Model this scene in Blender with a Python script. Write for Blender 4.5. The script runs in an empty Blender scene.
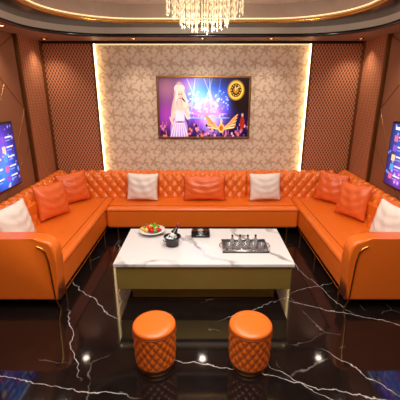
import bpy, bmesh, math, random
import numpy as np
from mathutils import Vector, Matrix
random.seed(4)
S=bpy.context.scene
try:
    S.view_settings.view_transform='Standard'
    S.view_settings.look='None'
except Exception: pass
pi=math.pi
# ---------------- node helper
class NB:
    def __init__(s,name):
        s.m=bpy.data.materials.new(name); s.m.use_nodes=True
        s.t=s.m.node_tree; s.b=s.t.nodes['Principled BSDF']
    def n(s,ty): return s.t.nodes.new(ty)
    def put(s,sock,v):
        if isinstance(v,bpy.types.NodeSocket): s.t.links.new(v,sock)
        else: sock.default_value=v
    def math(s,op,a,b=0.0,c=0.0,clamp=False):
        n=s.n('ShaderNodeMath'); n.operation=op; n.use_clamp=clamp
        s.put(n.inputs[0],a); s.put(n.inputs[1],b); s.put(n.inputs[2],c); return n.outputs[0]
    def pos(s):
        g=s.n('ShaderNodeNewGeometry'); return g.outputs['Position']
    def xyz(s,v):
        n=s.n('ShaderNodeSeparateXYZ'); s.put(n.inputs[0],v); return n.outputs
    def comb(s,x,y,z):
        n=s.n('ShaderNodeCombineXYZ'); s.put(n.inputs[0],x);s.put(n.inputs[1],y);s.put(n.inputs[2],z); return n.outputs[0]
    def noise(s,vec,scale,detail=3,rough=.5,dist=0):
        n=s.n('ShaderNodeTexNoise'); s.put(n.inputs['Vector'],vec); n.inputs['Scale'].default_value=scale
        n.inputs['Detail'].default_value=detail; n.inputs['Roughness'].default_value=rough; n.inputs['Distortion'].default_value=dist
        return n.outputs['Fac'], n.outputs['Color']
    def mix(s,f,a,b):
        n=s.n('ShaderNodeMix'); n.data_type='RGBA'
        s.put(n.inputs[0],f); s.put(n.inputs[6],a); s.put(n.inputs[7],b); return n.outputs[2]
    def smooth(s,v,a,b,o0=0.,o1=1.):
        n=s.n('ShaderNodeMapRange'); n.interpolation_type='SMOOTHSTEP'
        s.put(n.inputs[0],v); n.inputs[1].default_value=a;n.inputs[2].default_value=b;n.inputs[3].default_value=o0;n.inputs[4].default_value=o1
        return n.outputs[0]
    def bump(s,h,st=.3,d=.01):
        n=s.n('ShaderNodeBump'); s.put(n.inputs['Height'],h); n.inputs['Strength'].default_value=st; n.inputs['Distance'].default_value=d
        s.put(s.b.inputs['Normal'],n.outputs[0])
    def set(s,**k):
        for a,v in k.items(): s.put(s.b.inputs[a.replace('_',' ')],v)
def L(r,g,b):
    f=lambda c:(c/255/12.92) if c/255<=.04045 else ((c/255+.055)/1.055)**2.4
    return (f(r),f(g),f(b),1)
def simple(name,col,rough=.5,metal=0.,emis=0.,ecol=None,bumpscale=0,var=.08):
    q=NB(name)
    f,_=q.noise(q.pos(),6,3)
    dark=tuple(c*(1-var*2) for c in col[:3])+(1,)
    q.set(Base_Color=q.mix(f,col,dark),Roughness=rough,Metallic=metal)
    if emis: q.set(Emission_Color=ecol or col,Emission_Strength=emis)
    if bumpscale:
        f2,_=q.noise(q.pos(),bumpscale,3); q.bump(f2,.15,.004)
    return q.m
M={}
M['leather']=simple('orange_leather',L(226,108,28),.32,bumpscale=160,var=.05)
M['leather_dk']=simple('orange_leather_seam',L(150,56,12),.5)
M['white_cloth']=simple('cream_satin',L(236,222,208),.6,bumpscale=80)
M['orange_cloth']=simple('orange_satin',L(230,102,40),.42,bumpscale=90)
M['gold']=simple('brushed_gold',L(214,160,70),.25,1.)
M['gold_dk']=simple('antique_gold',L(150,105,60),.35,.9)
M['table_gold']=simple('gold_lacquer',L(186,156,78),.3,.6)
M['black']=simple('black_gloss',L(14,12,12),.15)
M['dkbrown']=simple('dark_walnut_gloss',L(40,30,26),.18)
M['tan']=simple('tan_ceiling_paint',L(168,142,120),.6)
M['cream']=simple('cream_ceiling_paint',L(206,190,168),.6)
M['wood']=simple('brown_wall_panel',L(142,90,62),.32)
M['led']=simple('warm_led',L(255,224,170),.5,0,6,L(255,220,160),var=0)
M['led2']=simple('dim_cove_led',L(255,224,170),.5,0,1.0,L(255,215,160),var=0)
M['lamp']=simple('downlight_lens',L(255,235,200),.5,0,10,L(255,230,190),var=0)
M['crystal']=simple('chandelier_crystal',L(235,215,180),.08,0,.22,L(255,215,150),var=.3)
M['red']=simple('red_fruit',L(190,20,14),.25)
M['green']=simple('green_fruit',L(90,150,40),.35)
M['yellow']=simple('yellow_fruit',L(240,190,60),.35)
M['porc']=simple('porcelain',L(225,223,218),.15)
M['bottle']=simple('wine_bottle_glass',L(18,22,16),.06)
M['label']=simple('bottle_label',L(150,40,30),.5)
M['silver']=simple('polished_steel',L(170,166,162),.25,.8)
M['dksilver']=simple('smoked_steel',L(70,66,66),.2,.8)
M['ice']=simple('ice_cubes',L(220,228,232),.1)
q=NB('clear_glass'); q.set(Base_Color=(.95,.95,.95,1),Roughness=.03); q.b.inputs['Transmission Weight'].default_value=.85
f,_=q.noise(q.pos(),20,2); q.bump(f,.03,.002); M['glass']=q.m
# floor marble
q=NB('black_marble'); P=q.pos(); x,y,z=q.xyz(P)
nf,nc=q.noise(P,1.6,5,.6); nf2,_=q.noise(P,9,4,.6)
wob=q.math('ADD',q.math('MULTIPLY',q.math('SUBTRACT',nf,.5),.30),q.math('MULTIPLY',q.math('SUBTRACT',nf2,.5),.06))
tot=None
segs=[(-.3,2.15,1.35,1.75,.0032),(.45,2.1,.95,1.72,.0022),(.85,2.9,1.9,2.45,.003),(-1.5,3.3,-.8,2.6,.003),(-1.25,2.7,-.9,2.0,.003),
(-1.1,4.2,-.8,2.7,.002),(.9,4.2,1.4,2.7,.0025),(.2,2.6,1.5,3.3,.0018),(-1.9,2.0,-.5,1.8,.0025),(1.0,2.2,1.6,1.5,.0022)]
for x0,y0,x1,y1,w in segs:
    ln=math.hypot(x1-x0,y1-y0); dx,dy=(x1-x0)/ln,(y1-y0)/ln
    rx=q.math('SUBTRACT',x,x0); ry=q.math('SUBTRACT',y,y0)
    al=q.math('ADD',q.math('MULTIPLY',rx,dx),q.math('MULTIPLY',ry,dy))
    pe=q.math('ABSOLUTE',q.math('ADD',q.math('ADD',q.math('MULTIPLY',rx,-dy),q.math('MULTIPLY',ry,dx)),wob))
    mid=q.math('ABSOLUTE',q.math('SUBTRACT',al,ln/2))
    m=q.math('MULTIPLY',q.smooth(pe,w*.4,w*1.6,1.,0.),q.smooth(mid,ln/2-.15,ln/2+.12,1.,0.))
    tot=m if tot is None else q.math('MAXIMUM',tot,m)
v=q.n('ShaderNodeTexVoronoi'); v.feature='DISTANCE_TO_EDGE'; v.inputs['Scale'].default_value=1.1
vm=q.n('ShaderNodeVectorMath'); vm.operation='MULTIPLY_ADD'; q.put(vm.inputs[0],nc); vm.inputs[1].default_value=(.35,.35,0); q.put(vm.inputs[2],P)
q.put(v.inputs['Vector'],vm.outputs[0])
fine=q.math('MULTIPLY',q.smooth(v.outputs['Distance'],0.,.006,1.,0.),q.smooth(nf,.5,.62,0.,.2))
tot=q.math('MAXIMUM',q.math('MULTIPLY',tot,.7),fine)
base=q.mix(nf2,L(10,8,7),L(32,24,22))
q.set(Base_Color=q.mix(tot,base,L(215,205,198)),Roughness=.06); M['floor']=q.m
q.b.inputs['Specular IOR Level'].default_value=.6
# white marble
q=NB('white_marble'); P=q.pos(); nf,nc=q.noise(P,2.5,5,.6)
w=q.n('ShaderNodeTexWave'); w.wave_type='BANDS'; w.bands_direction='DIAGONAL'; w.inputs['Scale'].default_value=.9;w.inputs['Distortion'].default_value=9; w.inputs['Detail'].default_value=4; w.inputs['Detail Scale'].default_value=1.2
q.put(w.inputs['Vector'],P)
vein=q.math('MULTIPLY',q.smooth(w.outputs['Fac'],0.0,.06,1.,0.),q.smooth(nf,.4,.6,0.2,.9))
q.set(Base_Color=q.mix(vein,L(214,212,210),L(128,120,116)),Roughness=.12); M['marble']=q.m
# damask
def damask():
    q=NB('damask_wallpaper'); P=q.pos(); x,y,z=q.xyz(P)
    n1,nc=q.noise(P,9,2,.5); n2,_=q.noise(q.comb(q.math('ADD',x,7.),y,z),9,2,.5)
    x=q.math('ADD',x,q.math('MULTIPLY',q.math('SUBTRACT',n1,.5),.07)); z=q.math('ADD',z,q.math('MULTIPLY',q.math('SUBTRACT',n2,.5),.07))
    def motif(ox,oz,W,H,R,amp,k,sw,hole=None):
        u=q.math('MULTIPLY',q.math('SUBTRACT',q.math('FRACT',q.math('ADD',q.math('DIVIDE',x,W),ox+20)),.5),W)
        v=q.math('MULTIPLY',q.math('SUBTRACT',q.math('FRACT',q.math('ADD',q.math('DIVIDE',z,H),oz+20)),.5),H)
        r=q.math('SQRT',q.math('ADD',q.math('MULTIPLY',u,u),q.math('MULTIPLY',v,v)))
        th=q.math('ARCTAN2',v,u)
        pet=q.math('MULTIPLY',q.math('COSINE',q.math('ADD',q.math('MULTIPLY',th,k),q.math('MULTIPLY',r,sw))),amp)
        d=q.math('SUBTRACT',r,q.math('ADD',pet,R))
        m=q.smooth(d,-.006,.006,1.,0.)
        l=q.smooth(q.math('ABSOLUTE',q.math('ADD',d,R*.42)),.002,.008,.25,1.)
        return q.math('MULTIPLY',m,l)
    W,H=.30,.36
    ms=[motif(0,0,W,H,.060,.028,5.,0.),motif(.5,.5,W,H,.058,.028,6.,25.),motif(.5,.03,W,H,.040,.032,3.,40.),motif(.0,.47,W,H,.040,.034,3.,-40.),
        motif(.25,.25,W,H,.020,.018,2.,60.),motif(.75,.75,W,H,.020,.018,2.,-60.),motif(.25,.75,W,H,.020,.018,4.,50.),motif(.75,.27,W,H,.020,.018,2.,-50.)]
    m=ms[0]
    for k in ms[1:]: m=q.math('MAXIMUM',m,k)
    q.set(Base_Color=q.mix(m,L(222,202,176),L(188,158,130)),Roughness=.45)
    q.bump(m,.15,.004); return q.m
M['damask']=damask()
def lattice(name,axis,s=.044,ca=L(206,134,92),cb=L(108,58,38)):
    q=NB(name); o=q.xyz(q.pos()); u=o[axis]; z=o[2]
    a=q.math('ABSOLUTE',q.math('SINE',q.math('MULTIPLY',q.math('ADD',u,q.math('MULTIPLY',z,.6)),pi/s)))
    b=q.math('ABSOLUTE',q.math('SINE',q.math('MULTIPLY',q.math('SUBTRACT',u,q.math('MULTIPLY',z,.6)),pi/s)))
    m=q.smooth(q.math('MULTIPLY',a,b),.25,.5)
    q.set(Base_Color=q.mix(m,ca,cb),Roughness=.4); q.bump(q.math('SUBTRACT',1.,m),.4,.005); return q.m
M['latb']=lattice('lattice_panel_back',0); M['lats']=lattice('lattice_panel_side',1)
# ---------------- mesh helpers
def empty(name,loc=(0,0,0)):
    e=bpy.data.objects.new(name,None); e.empty_display_size=.1; e.location=loc; S.collection.objects.link(e); return e
def finish(bm,name,mat,parent=None,smooth=True,mats=None):
    bmesh.ops.recalc_face_normals(bm,faces=bm.faces[:])
    me=bpy.data.meshes.new(name); bm.to_mesh(me); bm.free()
    for k in (mats or [mat]): me.materials.append(M[k])
    if smooth:
        for p in me.polygons: p.use_smooth=True
    o=bpy.data.objects.new(name,me); S.collection.objects.link(o)
    if parent: 
        o.parent=parent; o.matrix_parent_inverse=Matrix.Translation(-parent.location)
    if smooth:
        md=o.modifiers.new('wn','WEIGHTED_NORMAL'); md.keep_sharp=True
    return o
def box(name,x0,x1,y0,y1,z0,z1,mat,parent=None,bev=0,seg=3):
    bm=bmesh.new(); bmesh.ops.create_cube(bm,size=1)
    for v in bm.verts:
        v.co=Vector(((x0+x1)/2+v.co.x*(x1-x0),(y0+y1)/2+v.co.y*(y1-y0),(z0+z1)/2+v.co.z*(z1-z0)))
    if bev: bmesh.ops.bevel(bm,geom=bm.edges[:],offset=bev,segments=seg,profile=.5,affect='EDGES')
    return finish(bm,name,mat,parent,smooth=bev>0)
def lathe(bm,prof,c=(0,0,0),n=32,mi=0,ax=None):
    rings=[]
    R=ax or Matrix.Identity(3)
    for r,z in prof:
        rings.append([bm.verts.new(Vector(c)+R@Vector((max(r,1e-4)*math.cos(2*pi*i/n),max(r,1e-4)*math.sin(2*pi*i/n),z))) for i in range(n)])
    for a,b in zip(rings,rings[1:]):
        for i in range(n):
            f=bm.faces.new((a[i],a[(i+1)%n],b[(i+1)%n],b[i])); f.material_index=mi
    for rg in (rings[0],rings[-1]):
        f=bm.faces.new(rg); f.material_index=mi
def tube(name,pts,r,mat,parent=None,closed=False,n=8):
    cu=bpy.data.curves.new(name,'CURVE'); cu.dimensions='3D'; cu.bevel_depth=r; cu.bevel_resolution=2; cu.use_fill_caps=True
    sp=cu.splines.new('POLY'); sp.points.add(len(pts)-1)
    for p,c in zip(sp.points,pts): p.co=(*c,1)
    sp.use_cyclic_u=closed; cu.materials.append(M[mat])
    o=bpy.data.objects.new(name,cu); S.collection.objects.link(o)
    if parent: o.parent=parent; o.matrix_parent_inverse=Matrix.Translation(-parent.location)
    return o
# ---------------- room
XW=2.28; YB=5.25; YF=-1.0; ZC=2.62; ZT=2.95
box('floor',-XW-.1,XW+.1,YF-.1,YB+.1,-.1,0,'floor')
box('wall_back',-XW-.1,XW+.1,YB,YB+.1,0,ZT+.1,'damask')
box('wall_left',-XW-.1,-XW,YF,YB,0,ZT+.1,'wood')
box('wall_right',XW,XW+.1,YF,YB,0,ZT+.1,'wood')
box('wall_front',-XW-.1,XW+.1,YF-.1,YF,0,ZT+.1,'wood')
for s,nm in ((-1,'left'),(1,'right')):
    a,b=sorted((s*1.53,s*XW))
    g=empty('trim_panel_'+nm,(s*1.9,5.2,0))
    box('lattice_board',a,b,5.16,YB,0,ZC,'latb',g)
    t=sorted((s*1.52,s*1.545)); box('edge_bar',t[0],t[1],5.15,5.165,0,ZC,'gold_dk',g)
    t=sorted((s*1.515,s*1.53)); box('led_strip',t[0],t[1],5.195,5.235,.7,ZC-.02,'led',g)
    a,b=sorted((s*(XW-.03),s*XW))
    g2=empty('trim_side_lattice_'+nm,(s*XW,4.8,0))
    box('lattice_board',a,b,4.50,5.15,0,ZC,'lats',g2)
    a,b=sorted((s*(XW-.055),s*XW))
    for yy in (4.47,5.11):
        box('post',a,b,yy,yy+.035,0,ZC,'gold_dk',g2)
    g3=empty('trim_wall_panelling_'+nm,(s*XW,3,0))
    a,b=sorted((s*(XW-.02),s*XW))
    ys=[-.9,.2,1.3,2.4,3.45,4.46]
    for i in range(5):
        box('panel',a,b,ys[i]+.006,ys[i+1]-.006,.1,ZC-.02,'wood',g3,.005,1)
    xx=s*(XW-.02)
    for p in (((3.45,2.6),(4.46,1.75)),((3.45,2.1),(4.46,2.6)),((3.45,1.2),(4.1,2.05)),((2.4,1.7),(3.45,2.55)),((2.4,2.6),(3.9,1.62)),((4.46,1.3),(3.6,.7)),((4.46,1.75),(4.0,1.1))):
        tube('inlay_line',[(xx,p[0][0],p[0][1]),(xx,p[1][0],p[1][1])],.0055,'gold_dk',g3)
g=empty('trim_top_led',(0,5.2,ZC))
box('cornice',-XW,XW,5.13,YB,ZC-.035,ZC,'dkbrown',g)
box('led_strip',-1.5,1.5,5.185,5.21,ZC-.045,ZC-.035,'led2',g)
box('baseboard_back',-1.5,1.5,5.235,YB,0,.1,'dkbrown')
# ceiling tray
def rr(hw,hd,r,cy,n=14):
    pts=[]
    for (sx,sy,a0) in ((1,1,0),(-1,1,pi/2),(-1,-1,pi),(1,-1,1.5*pi)):
        for i in range(n+1):
            a=a0+pi/2*i/n
            pts.append((sx*(hw-r)+r*math.cos(a),cy+sy*(hd-r)+r*math.sin(a)))
    return pts
CY=(YF+YB)/2; HD=(YB-YF)/2
def ring(name,A,za,B,zb,mat,par):
    bm=bmesh.new(); a=[bm.verts.new((*p,za)) for p in A]; b=[bm.verts.new((*p,zb)) for p in B]
    n=len(a)
    for i in range(n): bm.faces.new((a[i],a[(i+1)%n],b[(i+1)%n],b[i]))
    o=finish(bm,name,mat,par,False); return o
ceil=empty('ceiling',(0,CY,ZC))
o0=rr(XW,HD,.001,CY); r1=rr(1.92,HD-.62,.8,CY); r2=rr(1.55,HD-1.0,.8,CY)
ring('soffit',o0,ZC,r1,ZC,'tan',ceil)
ring('soffit_riser',r1,ZC,r1,ZC+.09,'cream',ceil)
ring('dark_ring',r1,ZC+.09,r2,ZC+.09,'dkbrown',ceil)
ring('inner_riser',r2,ZC+.09,r2,ZT-.06,'tan',ceil)
bm=bmesh.new(); bm.faces.new([bm.verts.new((*p,ZT-.06)) for p in rr(1.56,HD-.99,.8,CY)]); finish(bm,'tray_top','cream',ceil,False)
box('roof_slab',-XW-.1,XW+.1,YF-.1,YB+.1,ZT+.02,ZT+.1,'tan',ceil)
tube('edge_bead',[(*p,ZC) for p in r1],.022,'dkbrown',ceil,closed=True)
tube('inner_bead',[(*p,ZC+.09) for p in r2],.016,'gold',ceil,closed=True)
tube('cove_led',[(*p,ZC+.12) for p in rr(1.545,HD-1.005,.8,CY)],.006,'led2',ceil,closed=True)
# ---------------- sofa
sofa=empty('sectional_sofa',(0,4.6,0))
def backrest(name,length,origin,rot,depth=.26):
    prof=[]; zs0=.36
    pts=[(0.0,zs0),(.03,.5),(.055,.66),(.075,.73),(.105,.775),(.15,.795),(.20,.79),(.235,.765),(depth,.70),(depth,.36)]
    P=[Vector((a,b)) for a,b in pts]; acc=[0]
    for a,b in zip(P,P[1:]): acc.append(acc[-1]+(b-a).length)
    T=acc[-1]; N=60
    for i in range(N+1):
        t=T*i/N
        for k in range(len(P)-1):
            if t<=acc[k+1]+1e-9:
                f=(t-acc[k])/(acc[k+1]-acc[k]); p=P[k].lerp(P[k+1],f); d=(P[k+1]-P[k]).normalized(); break
        prof.append((p,Vector((-d.y,d.x)),t))
    nu=int(length/.010); bm=bmesh.new(); G=[]
    for j in range(nu+1):
        u=length*j/nu-length/2; row=[]
        for p,nn,t in prof:
            a=(u/.14); b=t/.17
            d=(abs(math.sin(pi*(a+b)))*abs(math.sin(pi*(a-b))))**.42*.034
            if t>.62: d*=0.3
            e=min(1,(length/2-abs(u))/.03); d+= -.022*(1-e)**2
            q=p+nn*d
            row.append(bm.verts.new((u,q.x,q.y)))
        G.append(row)
    for a,b in zip(G,G[1:]):
        for i in range(len(a)-1): bm.faces.new((a[i],a[i+1],b[i+1],b[i]))
        bm.faces.new((a[-1],a[0],b[0],b[-1]))
    bm.faces.new(G[0]); bm.faces.new(G[-1][::-1])
    bmesh.ops.transform(bm,matrix=Matrix.Translation(origin)@Matrix.Rotation(rot,4,'Z'),verts=bm.verts)
    o=finish(bm,name,'leather',sofa); o.modifiers.clear(); return o
for xx in (-1.328,0,1.328): backrest('back_cushion',1.325,(xx,4.86,0),0)
for s in (-1,1):
    for yy in (3.465,4.535): backrest('side_cushion',1.068,(s*1.985,yy,0),pi/2 if s<0 else -pi/2)
box('seat_back',-1.335,1.335,4.40,4.95,.13,.435,'leather',sofa,.045,5)
box('back_frame',-2.2,2.2,5.02,5.14,.12,.68,'leather',sofa,.02)
for s in (-1,1):
    a,b=sorted((s*1.34,s*2.02))
    box('seat_side',a,b,2.86,5.05,.13,.435,'leather',sofa,.045,5)
    a,b=sorted((s*2.0,s*2.25)); box('side_frame',a,b,2.9,5.1,.12,.70,'leather',sofa,.02)
    xs=s*1.44
    tube('seat_piping',[(xs,2.95,.436),(xs,4.85,.436)],.004,'leather_dk',sofa)
    tube('front_piping',[(s*1.336,2.95,.395),(s*1.336,4.40,.395)],.004,'leather_dk',sofa)
    tube('base_gold_strip',[(s*1.335,2.9,.128),(s*1.335,4.4,.128)],.006,'gold',sofa)
    xo=2.265
    prof=[(xo,.10),(xo,.70),(xo-.03,.735),(xo-.08,.745),(1.62,.735),(1.50,.735),(1.42,.725),(1.365,.70),(1.33,.655),(1.315,.60),(1.325,.50),(1.335,.3),(1.34,.10)]
    bm=bmesh.new(); A=[bm.verts.new((s*p[0],2.74,p[1])) for p in prof]; B=[bm.verts.new((s*p[0],2.90,p[1])) for p in prof]
    bm.faces.new(A); bm.faces.new(B[::-1]); n=len(A)
    for i in range(n): bm.faces.new((A[i],B[i],B[(i+1)%n],A[(i+1)%n]))
    bmesh.ops.bevel(bm,geom=[e for e in bm.edges if abs((e.verts[0].co.y-e.verts[1].co.y))<1e-4],offset=.03,segments=4,profile=.5,affect='EDGES')
    finish(bm,'arm_front',"leather",sofa)
    tube('arm_gold_trim',[(s*1.47,2.735,.665),(s*1.43,2.735,.645),(s*1.40,2.735,.60),(s*1.385,2.735,.5),(s*1.375,2.74,.12),(s*1.345,2.75,.0)],.008,'gold',sofa)
    for (lx,ly) in ((1.37,2.95),(2.2,2.8),(1.37,3.7),(1.37,4.35)):
        tube('leg',[(s*lx,ly,.14),(s*lx,ly,0.0)],.014,'gold',sofa)
tube('seat_piping_back',[(-1.33,4.50,.436),(1.33,4.50,.436)],.004,'leather_dk',sofa)
tube('front_piping_back',[(-1.33,4.398,.395),(1.33,4.398,.395)],.004,'leather_dk',sofa)
for lx in (-1.2,-.4,.4,1.2): tube('leg',[(lx,4.46,.14),(lx,4.46,0)],.014,'gold',sofa)
# ---------------- cushions
def pillow(w,h,t,loc,rz,tilt,mat,roll=0,name='throw_pillow'):
    bm=bmesh.new(); N=26; gr=[[],[]]
    for side in (0,1):
        for i in range(N+1):
            row=[]
            for j in range(N+1):
                u=2*i/N-1; v=2*j/N-1
                k=1-.07*(1-abs(v)**2)*(abs(u)**3); k2=1-.07*(1-abs(u)**2)*(abs(v)**3)
                th=max(0,(1-abs(u)**2.6)*(1-abs(v)**2.6))**.6*t/2
                wr=(.005*math.sin(9*u+4*v)+.004*math.sin(13*v-7*u*u))*th/t*2
                row.append(bm.verts.new((u*w/2*k,(th+wr)*(1 if side else -1),v*h/2*k2)))
            gr[side].append(row)
    for side in (0,1):
        g_=gr[side]
        for i in range(N):
            for j in range(N): bm.faces.new((g_[i][j],g_[i+1][j],g_[i+1][j+1],g_[i][j+1]))
    bmesh.ops.remove_doubles(bm,verts=bm.verts,dist=.0004)
    o=finish(bm,name,mat); o.modifiers.clear()
    o.location=loc; o.rotation_euler=(Matrix.Rotation(rz,3,'Z')@Matrix.Rotation(-tilt,3,'X')@Matrix.Rotation(roll,3,'Y')).to_euler()
    return o
pillow(.46,.40,.16,(-.87,4.75,.64),0,.2,'white_cloth',.03)
pillow(.62,.36,.15,(.03,4.75,.62),0,.2,'orange_cloth')
pillow(.46,.40,.16,(.91,4.75,.64),0,.2,'white_cloth',-.03)
for s in (-1,1):
    pillow(.44,.44,.16,(s*1.84,4.66,.655),s*.75*-1,.2,'orange_cloth',.05*s)
    pillow(.46,.44,.16,(s*1.89,4.06,.66),-s*1.1,.2,'orange_cloth',-.04*s)
    pillow(.46,.44,.16,(s*1.91,3.22,.67),-s*1.38,.2,'white_cloth',.03*s)
# ---------------- table
tb=empty('coffee_table',(0.01,3.2,0))
box('marble_top',-.83,.86,2.80,3.64,.42,.455,'marble',tb,.006,2)
box('gold_body',-.81,.84,2.82,3.62,.17,.42,'table_gold',tb,.012,2)
box('plinth',-.70,.72,2.95,3.50,0,.17,'table_gold',tb,.008,2)
# ---------------- stools
def stool(x,y):
    g=empty('round_stool',(x,y,0)); bm=bmesh.new(); n=160; rows=[]; R=.157
    prof=[(R*.86,.035),(R*.93,.045)]+[(R*(.95+.05*i/51),.055+i*.005) for i in range(52)]+[(R,.322),(R*.975,.33),(R*1.01,.338),(R*1.0,.352),(R*.95,.363),(R*.8,.369),(R*.5,.372),(.001,.373)]
    for r,z in prof:
        row=[]
        for i in range(n):
            a=2*pi*i/n; rr_=r
            if .06<z<.315:
                u=a/(2*pi)*16; v=z/.065
                rr_=r-.008+.013*(abs(math.sin(pi*(u+v*.75)))*abs(math.sin(pi*(u-v*.75))))**.45
            row.append(bm.verts.new((x+rr_*math.cos(a),y+rr_*math.sin(a),z)))
        rows.append(row)
    for a,b in zip(rows,rows[1:]):
        for i in range(n): bm.faces.new((a[i],a[(i+1)%n],b[(i+1)%n],b[i]))
    bm.faces.new(rows[0]); bm.faces.new(rows[-1])
    o=finish(bm,'quilted_body','leather',g); o.modifiers.clear()
    bm=bmesh.new(); lathe(bm,[(R*.84,0),(R*.9,.004),(R*.9,.036),(R*.84,.04)],(x,y,0),48); finish(bm,'gold_base','gold_dk',g)
    tube('seat_piping',[(x+R*1.0*math.cos(2*pi*i/48),y+R*1.0*math.sin(2*pi*i/48),.328) for i in range(48)],.004,'leather_dk',g,True)
stool(-.355,2.09); stool(.355,2.09)
# ---------------- painted flat displays
def painted(name,fn,nx,ny,mapf,emis,parent,rough=.2):
    us=np.linspace(0,1,nx+1); vs=np.linspace(0,1,ny+1)
    verts=[mapf(u,v) for v in vs for u in us]
    faces=[(j*(nx+1)+i,j*(nx+1)+i+1,(j+1)*(nx+1)+i+1,(j+1)*(nx+1)+i) for j in range(ny) for i in range(nx)]
    me=bpy.data.meshes.new(name); me.from_pydata(verts,[],faces); me.update()
    U,V=np.meshgrid(us,vs); C=np.clip(fn(U,V),0,1)**2.2
    ca=me.color_attributes.new('Col','FLOAT_COLOR','POINT'); arr=np.ones((len(verts),4)); arr[:,:3]=C.reshape(-1,3); ca.data.foreach_set('color',arr.ravel())
    q=NB(name+'_mat'); at=q.n('ShaderNodeAttribute'); at.attribute_name='Col'
    q.set(Base_Color=at.outputs['Color'],Roughness=rough,Emission_Color=at.outputs['Color'],Emission_Strength=emis)
    me.materials.append(q.m); o=bpy.data.objects.new(name,me); S.collection.objects.link(o)
    o.parent=parent; o.matrix_parent_inverse=Matrix.Translation(-parent.location); return o
rng=np.random.RandomState(3)
class Canvas:
    def __init__(s,U,V,A,bg):
        s.X=U*A; s.Y=V; s.C=np.zeros(U.shape+(3,))+np.array(bg)
    def glow(s,x,y,r,c,k=1.):
        s.C+=(np.exp(-((s.X-x)**2+(s.Y-y)**2)/r**2)[...,None]*k)*np.array(c)
    def put(s,m,c):
        m=np.clip(m,0,1)[...,None]; s.C=s.C*(1-m)+np.array(c)*m
    def ell(s,x,y,a,b,ang=0,soft=.12):
        ca,sa=math.cos(ang),math.sin(ang); dx=(s.X-x)*ca+(s.Y-y)*sa; dy=-(s.X-x)*sa+(s.Y-y)*ca
        return (1-np.sqrt((dx/a)**2+(dy/b)**2))/soft
def poster(U,V):
    K=Canvas(U,V,1.6,[.12,.10,.26]); glow,put,ell=K.glow,K.put,K.ell
    glow(.72,.72,.26,(.1,.6,.8)); glow(.88,.42,.28,(.85,.2,.7)); glow(1.08,.62,.25,(.1,.35,.9)); glow(.15,.85,.28,(.5,.32,.25))
    glow(.15,.35,.28,(.5,.15,.42)); glow(.95,.22,.2,(.25,.5,.8)); glow(.55,.9,.2,(.45,.2,.5)); glow(.6,.5,.2,(.2,.2,.7))
    X,Y=K.X,K.Y
    for (x0,y0,x1,y1,c) in ((.5,1,.8,.3,(.3,.8,1)),(.65,1,.55,.3,(.5,.8,1)),(.8,1,1.1,.3,(1,.4,.9)),(.95,1,.75,.3,(.5,.4,1)),(1.1,1,1.0,.35,(.3,.5,1)),(.9,1,.95,.3,(.9,.6,1))):
        dx,dy=x1-x0,y1-y0; l=math.hypot(dx,dy); t=((X-x0)*dx+(Y-y0)*dy)/l; d=np.abs((X-x0)*dy-(Y-y0)*dx)/l
        K.C=K.C+(np.exp(-(d/(.006+.02*np.clip(t,0,1)))**2)*np.clip(1-t,0,1)*(t>0))[...,None]*np.array(c)*.5
    for i in range(90):
        x,y=rng.rand()*.75+.5,rng.rand()*.5+.3; glow(x,y,.007+.009*rng.rand(),[(1,.6,.9),(.6,.9,1),(1,.9,.5)][i%3],.8)
    for i in range(18):
        glow(.52+.04*i,.62+.04*math.sin(i),.010,(1,.95,.8),.9)
    put(ell(.88,.40,.36,.018),(.95,.65,.95)); put(ell(.88,.33,.42,.014),(.5,.85,1))
    put(ell(1.50,.70,.30,.40,0,.5),(.14,.10,.10))
    for i in range(120):
        x=rng.rand()*1.6; y=rng.rand()**1.5*.22
        put(ell(x,y,.020,.028),[(.85,.45,.65),(.35,.12,.38),(.9,.65,.8),(.2,.1,.25),(.9,.5,.35),(.4,.2,.5)][i%6])
        if i%3==0: put(ell(x+.03,y+.05,.006,.05,.2*(rng.rand()-.5)),(.8,.45,.6))
    put(ell(1.37,.80,.16,.18),(.80,.58,.16)); put(ell(1.37,.80,.135,.155),(.98,.84,.36)); put(ell(1.37,.80,.105,.12),(.22,.14,.05))
    for k in range(12):
        a=k*pi/6; put(ell(1.37+.08*math.cos(a),.80+.09*math.sin(a),.012,.013),(.9,.7,.25))
    put(ell(1.37,.80,.05,.06),(.75,.52,.18)); put(ell(1.40,.84,.05,.008,.7),(1,.9,.6)); put(ell(1.36,.83,.008,.05,.1),(1,.9,.6))
    put(ell(1.50,.24,.045,.12,0),(.65,.18,.12)); put(ell(1.50,.38,.022,.035),(.85,.6,.5))
    for sgn in (-1,1):
        for k in range(5):
            put(ell(1.12+sgn*(.13+.022*k),.15+.04*k,.125,.020,sgn*(.15+.16*k)),(1,.88-.05*k,.6-.05*k))
            put(ell(1.12+sgn*(.13+.022*k),.135+.04*k,.115,.004,sgn*(.15+.16*k)),(.7,.45,.15))
    put(ell(1.12,.15,.06,.085),(1,.82,.35)); put(ell(1.12,.15,.035,.05),(.8,.4,.15)); put(ell(1.12,.27,.02,.05),(1,.9,.5))
    # singer
    hair=(.96,.90,.86); hair2=(.84,.70,.68); skin=(.97,.80,.73)
    put(ell(.38,.64,.12,.32,.05),hair2); put(ell(.28,.52,.06,.27,-.2),hair2); put(ell(.48,.52,.055,.24,.15),hair)
    for k in range(9): put(ell(.26+.02*k-.01*(k>3),.50+.02*(k%3),.010,.25,-.14+.03*k),hair if k%2 else hair2)
    put(ell(.35,.13,.17,.25),(.70,.58,.86)); 
    for k in range(7): put(ell(.23+.04*k,.12,.013,.21,-.28+.09*k),(.93,.86,1))
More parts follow.
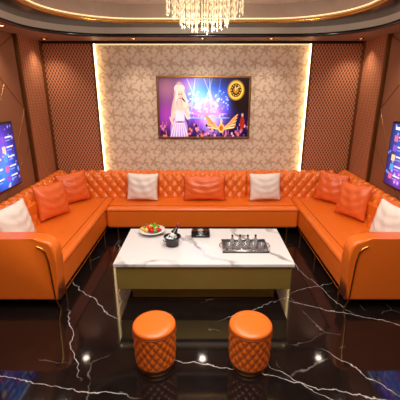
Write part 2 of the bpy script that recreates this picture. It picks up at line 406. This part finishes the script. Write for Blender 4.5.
    put(ell(.37,.33,.09,.12),(.95,.90,.97)); put(ell(.37,.26,.085,.02),(.65,.45,.7)); put(ell(.37,.49,.105,.055),skin); put(ell(.375,.56,.032,.08),skin)
    put(ell(.33,.42,.05,.05),(.97,.91,.98)); put(ell(.415,.42,.05,.05),(.93,.85,.95))
    put(ell(.38,.72,.060,.10),skin); put(ell(.335,.83,.065,.065,.5),hair); put(ell(.41,.84,.06,.05,-.5),hair); put(ell(.318,.72,.020,.11,-.1),hair); put(ell(.447,.70,.018,.13,.1),hair)
    put(ell(.36,.735,.015,.009),(.2,.12,.16)); put(ell(.404,.735,.015,.009),(.2,.12,.16)); put(ell(.382,.663,.017,.009),(.85,.2,.25)); put(ell(.382,.70,.005,.016),(.85,.64,.58))
    put(ell(.245,.40,.026,.13,-.35),skin); put(ell(.23,.25,.022,.12,.45),skin)
    put(ell(.50,.40,.026,.11,.5),skin); put(ell(.51,.51,.021,.11,-.55),skin); put(ell(.46,.61,.028,.028),skin); put(ell(.435,.645,.013,.05,.7),(.12,.1,.14))
    return K.C
pic=empty('framed_poster',(.03,5.24,1.72))
x0,x1,z0,z1=-.67,.71,1.27,2.17
painted('poster_print',poster,340,210,lambda u,v:(x0+.03+u*(x1-x0-.06),5.222,z0+.03+v*(z1-z0-.06)),.45,pic)  # print is given a faint glow of its own, though it is no lamp
box('backing',x0+.01,x1-.01,5.225,YB,z0+.01,z1-.01,'black',pic)
for nm,a in (('frame_top',(x0,x1,z1-.03,z1)),('frame_bottom',(x0,x1,z0,z0+.03)),('frame_left',(x0,x0+.03,z0+.03,z1-.03)),('frame_right',(x1-.03,x1,z0+.03,z1-.03))):
    box(nm,a[0],a[1],5.205,YB,a[2],a[3],'gold_dk',pic,.006,2)
def tvscreen(U,V):
    K=Canvas(U,V,1.75,[.06,.10,.32]); glow,put,ell=K.glow,K.put,K.ell
    glow(.5,.8,.4,(.1,.35,.6)); glow(1.3,.7,.35,(.35,.15,.55)); glow(1.3,.25,.35,(.1,.4,.75)); glow(.4,.2,.3,(.4,.15,.4))
    r=np.random.RandomState(5)
    for i in range(60): glow(r.rand()*1.75,r.rand(),.01+.02*r.rand(),[(.9,.8,1),(.4,.9,1),(1,.5,.8)][i%3],.7)
    X,Y=K.X,K.Y
    for a in range(4):
        for b in range(5):
            xx=.12+a*.41; yy=.10+b*.155
            m=(X>xx)&(X<xx+.10)&(Y>yy)&(Y<yy+.10); K.C[m]=np.array([(.8,.4,.6),(.3,.6,.9),(.9,.8,.6),(.5,.3,.8)][(a+b)%4])
            m=(X>xx+.13)&(X<xx+.33)&(Y>yy+.06)&(Y<yy+.085); K.C[m]=(.9,.93,1)
            m=(X>xx+.13)&(X<xx+.27)&(Y>yy+.015)&(Y<yy+.03); K.C[m]=(.55,.7,.95)
    m=(Y>.91)&(Y<.95)&(X>.1)&(X<.9); K.C[m]=(1,1,1)
    return K.C
for s in (-1,1):
    tv=empty('wall_mounted_television',(s*2.24,3.4,1.27))
    a,b=sorted((s*2.205,s*2.262)); box('case',a,b,2.78,4.02,.90,1.64,'black',tv,.01,2)
    xs=s*2.203
    painted('screen',tvscreen,160,90,(lambda u,v,xs=xs,s=s:(xs,(2.8+u*1.2) if s<0 else (4.0-u*1.2),.92+v*.70)),.8,tv)
# ---------------- table objects  z=.455
zt=.455
def obj_bm(name,builder,mats,loc):
    bm=bmesh.new(); builder(bm); o=finish(bm,name,None,mats=mats); o.modifiers.clear(); o.location=loc; return o
def fruit(bm):
    lathe(bm,[(.05,0),(.06,.004),(.055,.02),(.10,.03),(.145,.045),(.145,.05),(.10,.038),(.03,.03),(.001,.03)],n=40)
    r=random.Random(2)
    for i in range(26):
        a=r.random()*6.28; d=r.random()**.6*.095; rad=.022+.008*r.random()
        mi=[1,2,3,1,1,2][i%6]
        res=bmesh.ops.create_icosphere(bm,subdivisions=2,radius=rad,matrix=Matrix.Translation((d*math.cos(a),d*math.sin(a),.05+.028*(1-d/.1)+r.random()*.012)))
        for v in res['verts']:
            for f in v.link_faces: f.material_index=mi
    for i in range(3):
        a=i*1.3; R=Matrix.Rotation(a,3,'Z')@Matrix.Rotation(.7,3,'Y')
        lathe(bm,[(.001,0),(.012,.02),(.013,.03),(.001,.06)],(.05*math.cos(a),.05*math.sin(a),.06),8,2,R)
obj_bm('fruit_platter',fruit,['porc','red','green','yellow'],(-.56,3.50,zt))
def bmesh_ball(bm,p,r,mi):
    res=bmesh.ops.create_icosphere(bm,subdivisions=1,radius=r,matrix=Matrix.Translation(p))
    for v in res['verts']:
        for f in v.link_faces: f.material_index=mi
def bucket(bm):
    # bucket with rolled rim and foot
    lathe(bm,[(.001,0),(.062,0),(.066,.006),(.060,.014),(.072,.05),(.082,.095),(.089,.098),(.089,.104),(.080,.104),(.075,.095),(.066,.05),(.001,.045)],(0,0,0),40,2)
    for sx in (-1,1):
        for k in range(13):
            a=pi*k/12; bmesh_ball(bm,Vector((sx*(.084+.018*math.sin(a)),.028*math.cos(a),.078)),.005,2)
    r=random.Random(7)
    for i in range(22):
        a=r.random()*6.28; d=.058*r.random()**.5
        res=bmesh.ops.create_cube(bm,size=.024,matrix=Matrix.Translation((d*math.cos(a),d*math.sin(a),.082+.012*r.random()))@Matrix.Rotation(r.random()*3,4,'X')@Matrix.Rotation(r.random()*3,4,'Z'))
        for v in res['verts']:
            for f in v.link_faces: f.material_index=4
    R=Matrix.Rotation(math.radians(38),3,'Y'); c=Vector((-.035,0,.055))
    lathe(bm,[(.001,0),(.030,.002),(.034,.01),(.034,.09),(.030,.115),(.017,.145),(.0135,.16),(.0135,.205),(.016,.207),(.016,.218),(.001,.219)],c,28,0,R)
    lathe(bm,[(.0343,.05),(.0348,.051),(.0348,.088),(.0343,.089)],c,28,1,R)
    lathe(bm,[(.0142,.168),(.0160,.169),(.0178,.22),(.001,.2215)],c,20,3,R)
o=obj_bm('champagne_bucket',bucket,['bottle','porc','dksilver','label','ice'],(-.31,3.20,zt)); o.rotation_euler=(0,0,.75)
def tis(bm):
    bmesh.ops.create_cube(bm,size=1,matrix=Matrix.Translation((0,0,.03))@Matrix.Diagonal((.20,.12,.06,1)))
    bmesh.ops.bevel(bm,geom=bm.edges[:],offset=.008,segments=3,affect='EDGES')
    lathe(bm,[(.034,.06),(.036,.064),(.030,.065),(.001,.062)],(0,0,0),24,1)
    for k in range(2):
        vs=[bm.verts.new(v) for v in ((-.022,-.004+.004*k,.062),(.022,-.004+.004*k,.062),(.026,-.012+.014*k,.076),(.0,.006*k,.082),(-.024,-.012+.012*k,.077))]
        f=bm.faces.new(vs); f.material_index=2
    res=bmesh.ops.create_cube(bm,size=1,matrix=Matrix.Translation((0,-.061,.03))@Matrix.Diagonal((.09,.003,.016,1)))
    for v in res['verts']:
        for f in v.link_faces: f.material_index=1
obj_bm('tissue_box',tis,['black','silver','porc'],(-.02,3.44,zt))
def tray(bm):
    bmesh.ops.create_cube(bm,size=1,matrix=Matrix.Translation((0,0,.006))@Matrix.Diagonal((.46,.28,.012,1)))
    for sx,sy,w,d in ((0,1,.46,.008),(0,-1,.46,.008),(1,0,.008,.28),(-1,0,.008,.28)):
        bmesh.ops.create_cube(bm,size=1,matrix=Matrix.Translation((sx*.226,sy*.136,.014))@Matrix.Diagonal((w,d,.022,1)))
    for sx in (-1,1):
        for k in range(13):
            a=pi*k/12; bmesh_ball(bm,Vector((sx*(.23+.025*math.sin(a)),.05*math.cos(a),.022)),.006,0)
obj_bm('serving_tray',tray,['silver'],(.43,3.16,zt))
def glassb(bm):
    lathe(bm,[(.001,0),(.026,0),(.028,.004),(.032,.062),(.030,.062),(.026,.012),(.001,.010)],n=28)
    lathe(bm,[(.001,.0125),(.0255,.0125),(.0265,.024),(.001,.0245)],n=24,mi=1)
q=NB('amber_drink'); ff,_=q.noise(q.pos(),8,2); q.set(Base_Color=q.mix(ff,L(150,110,80),L(110,70,45)),Roughness=.1); M['amber']=q.m
for i in range(5):
    obj_bm('drinking_glass',glassb,['glass','amber'],(.27+.08*i,3.09,zt+.0125))
def ub(bm):
    lathe(bm,[(.001,0),(.018,0),(.020,.008),(.020,.045),(.009,.068),(.009,.092),(.001,.093)],n=20)
    lathe(bm,[(.0095,.078),(.011,.079),(.011,.096),(.001,.097)],n=16,mi=1)
for i in range(4):
    obj_bm('small_bottle',ub,['glass','black'],(.31+.08*i,3.22,zt+.0125))
# ---------------- chandelier
cx,cy=.02,3.2
ch=empty('crystal_chandelier',(cx,cy,2.89))
bm=bmesh.new()
def strand(x,y,z0,z1,r):
    z=z0
    while z>z1:
        h=min(.06,z-z1+.012); 
        t=bm.verts.new((x,y,z)); b=bm.verts.new((x,y,z-h)); a0=random.random()*2
        m=[bm.verts.new((x+r*math.cos(a0+k*pi/2),y+r*math.sin(a0+k*pi/2),z-h*.4)) for k in range(4)]
        for k in range(4): bm.faces.new((t,m[k],m[(k+1)%4])); bm.faces.new((b,m[(k+1)%4],m[k]))
        z-=h*.98
tiers=[(.32,2.84,2.60,40),(.26,2.84,2.56,32),(.20,2.82,2.51,26),(.14,2.80,2.49,18),(.08,2.80,2.47,10),(.02,2.80,2.46,4)]
for R,za,zb,n in tiers:
    for k in range(n):
        a=2*pi*k/n; strand(cx+R*math.cos(a),cy+R*math.sin(a),za,zb+random.uniform(-.02,.02),.0075)
finish(bm,'crystal_strands','crystal',ch,False)
bm=bmesh.new(); lathe(bm,[(.12,2.89),(.12,2.875),(.05,2.87),(.03,2.84),(.001,2.84)],(cx,cy,0),32); finish(bm,'canopy','gold',ch)
for R,za,zb,n in tiers[:4]:
    tube('ring',[(cx+R*math.cos(2*pi*k/40),cy+R*math.sin(2*pi*k/40),za) for k in range(40)],.01,'gold',ch,True)
for k in range(4):
    a=k*pi/2; tube('spoke',[(cx,cy,2.84),(cx+.33*math.cos(a),cy+.33*math.sin(a),2.84)],.006,'gold',ch)
# ---------------- lights
def light(ty,name,loc,e,col=(1,.82,.62),**k):
    l=bpy.data.lights.new(name,ty); l.energy=e; l.color=col
    for a,v in k.items(): setattr(l,a,v)
    o=bpy.data.objects.new(name,l); o.location=loc; S.collection.objects.link(o); return o
light('AREA','added_fill_area',(0,1.5,2.86),125,(1,.94,.87),shape='RECTANGLE',size=2.2,size_y=2.2)  # added soft fill lamp above the view, not a fixture of the room
light('POINT','chandelier_bulb',(cx,cy,2.36),42,(1,.92,.82),shadow_soft_size=.12)
dl=[(-2.08,4.9),(2.08,4.9),(-2.08,3.9),(2.08,3.9),(-2.08,2.9),(2.08,2.9),(-.9,4.88),(.9,4.88),(0,4.88)]
for i,(x,y) in enumerate(dl):
    g=empty('ceiling_downlight',(x,y,ZC)); bm=bmesh.new(); lathe(bm,[(.03,-.001),(.045,-.001),(.045,-.008),(.032,-.010),(.03,-.004)],(x,y,ZC),24); finish(bm,'trim_ring','gold',g)
    bm=bmesh.new(); lathe(bm,[(.001,-.002),(.03,-.002),(.03,-.004),(.001,-.004)],(x,y,ZC),24); finish(bm,'lens','lamp',g)
    o=light('SPOT','downlight_spot',(x,y,ZC-.02),28,(1,.87,.73),spot_size=math.radians(110),spot_blend=1.,shadow_soft_size=.05)
    o.parent=g; o.matrix_parent_inverse=Matrix.Translation(-g.location)
w=bpy.data.worlds.new('World'); S.world=w; w.use_nodes=True; w.node_tree.nodes['Background'].inputs[0].default_value=(.3,.22,.16,1); w.node_tree.nodes['Background'].inputs[1].default_value=.3
# ---------------- camera
cd=bpy.data.cameras.new('camera'); cam=bpy.data.objects.new('camera',cd); S.collection.objects.link(cam)
cam.location=(0,0,2.0); cam.rotation_euler=(math.radians(90-18.2),0,0); cd.sensor_width=36; cd.lens=30.6; cd.shift_x=-.006; cd.clip_start=.05
S.camera=cam
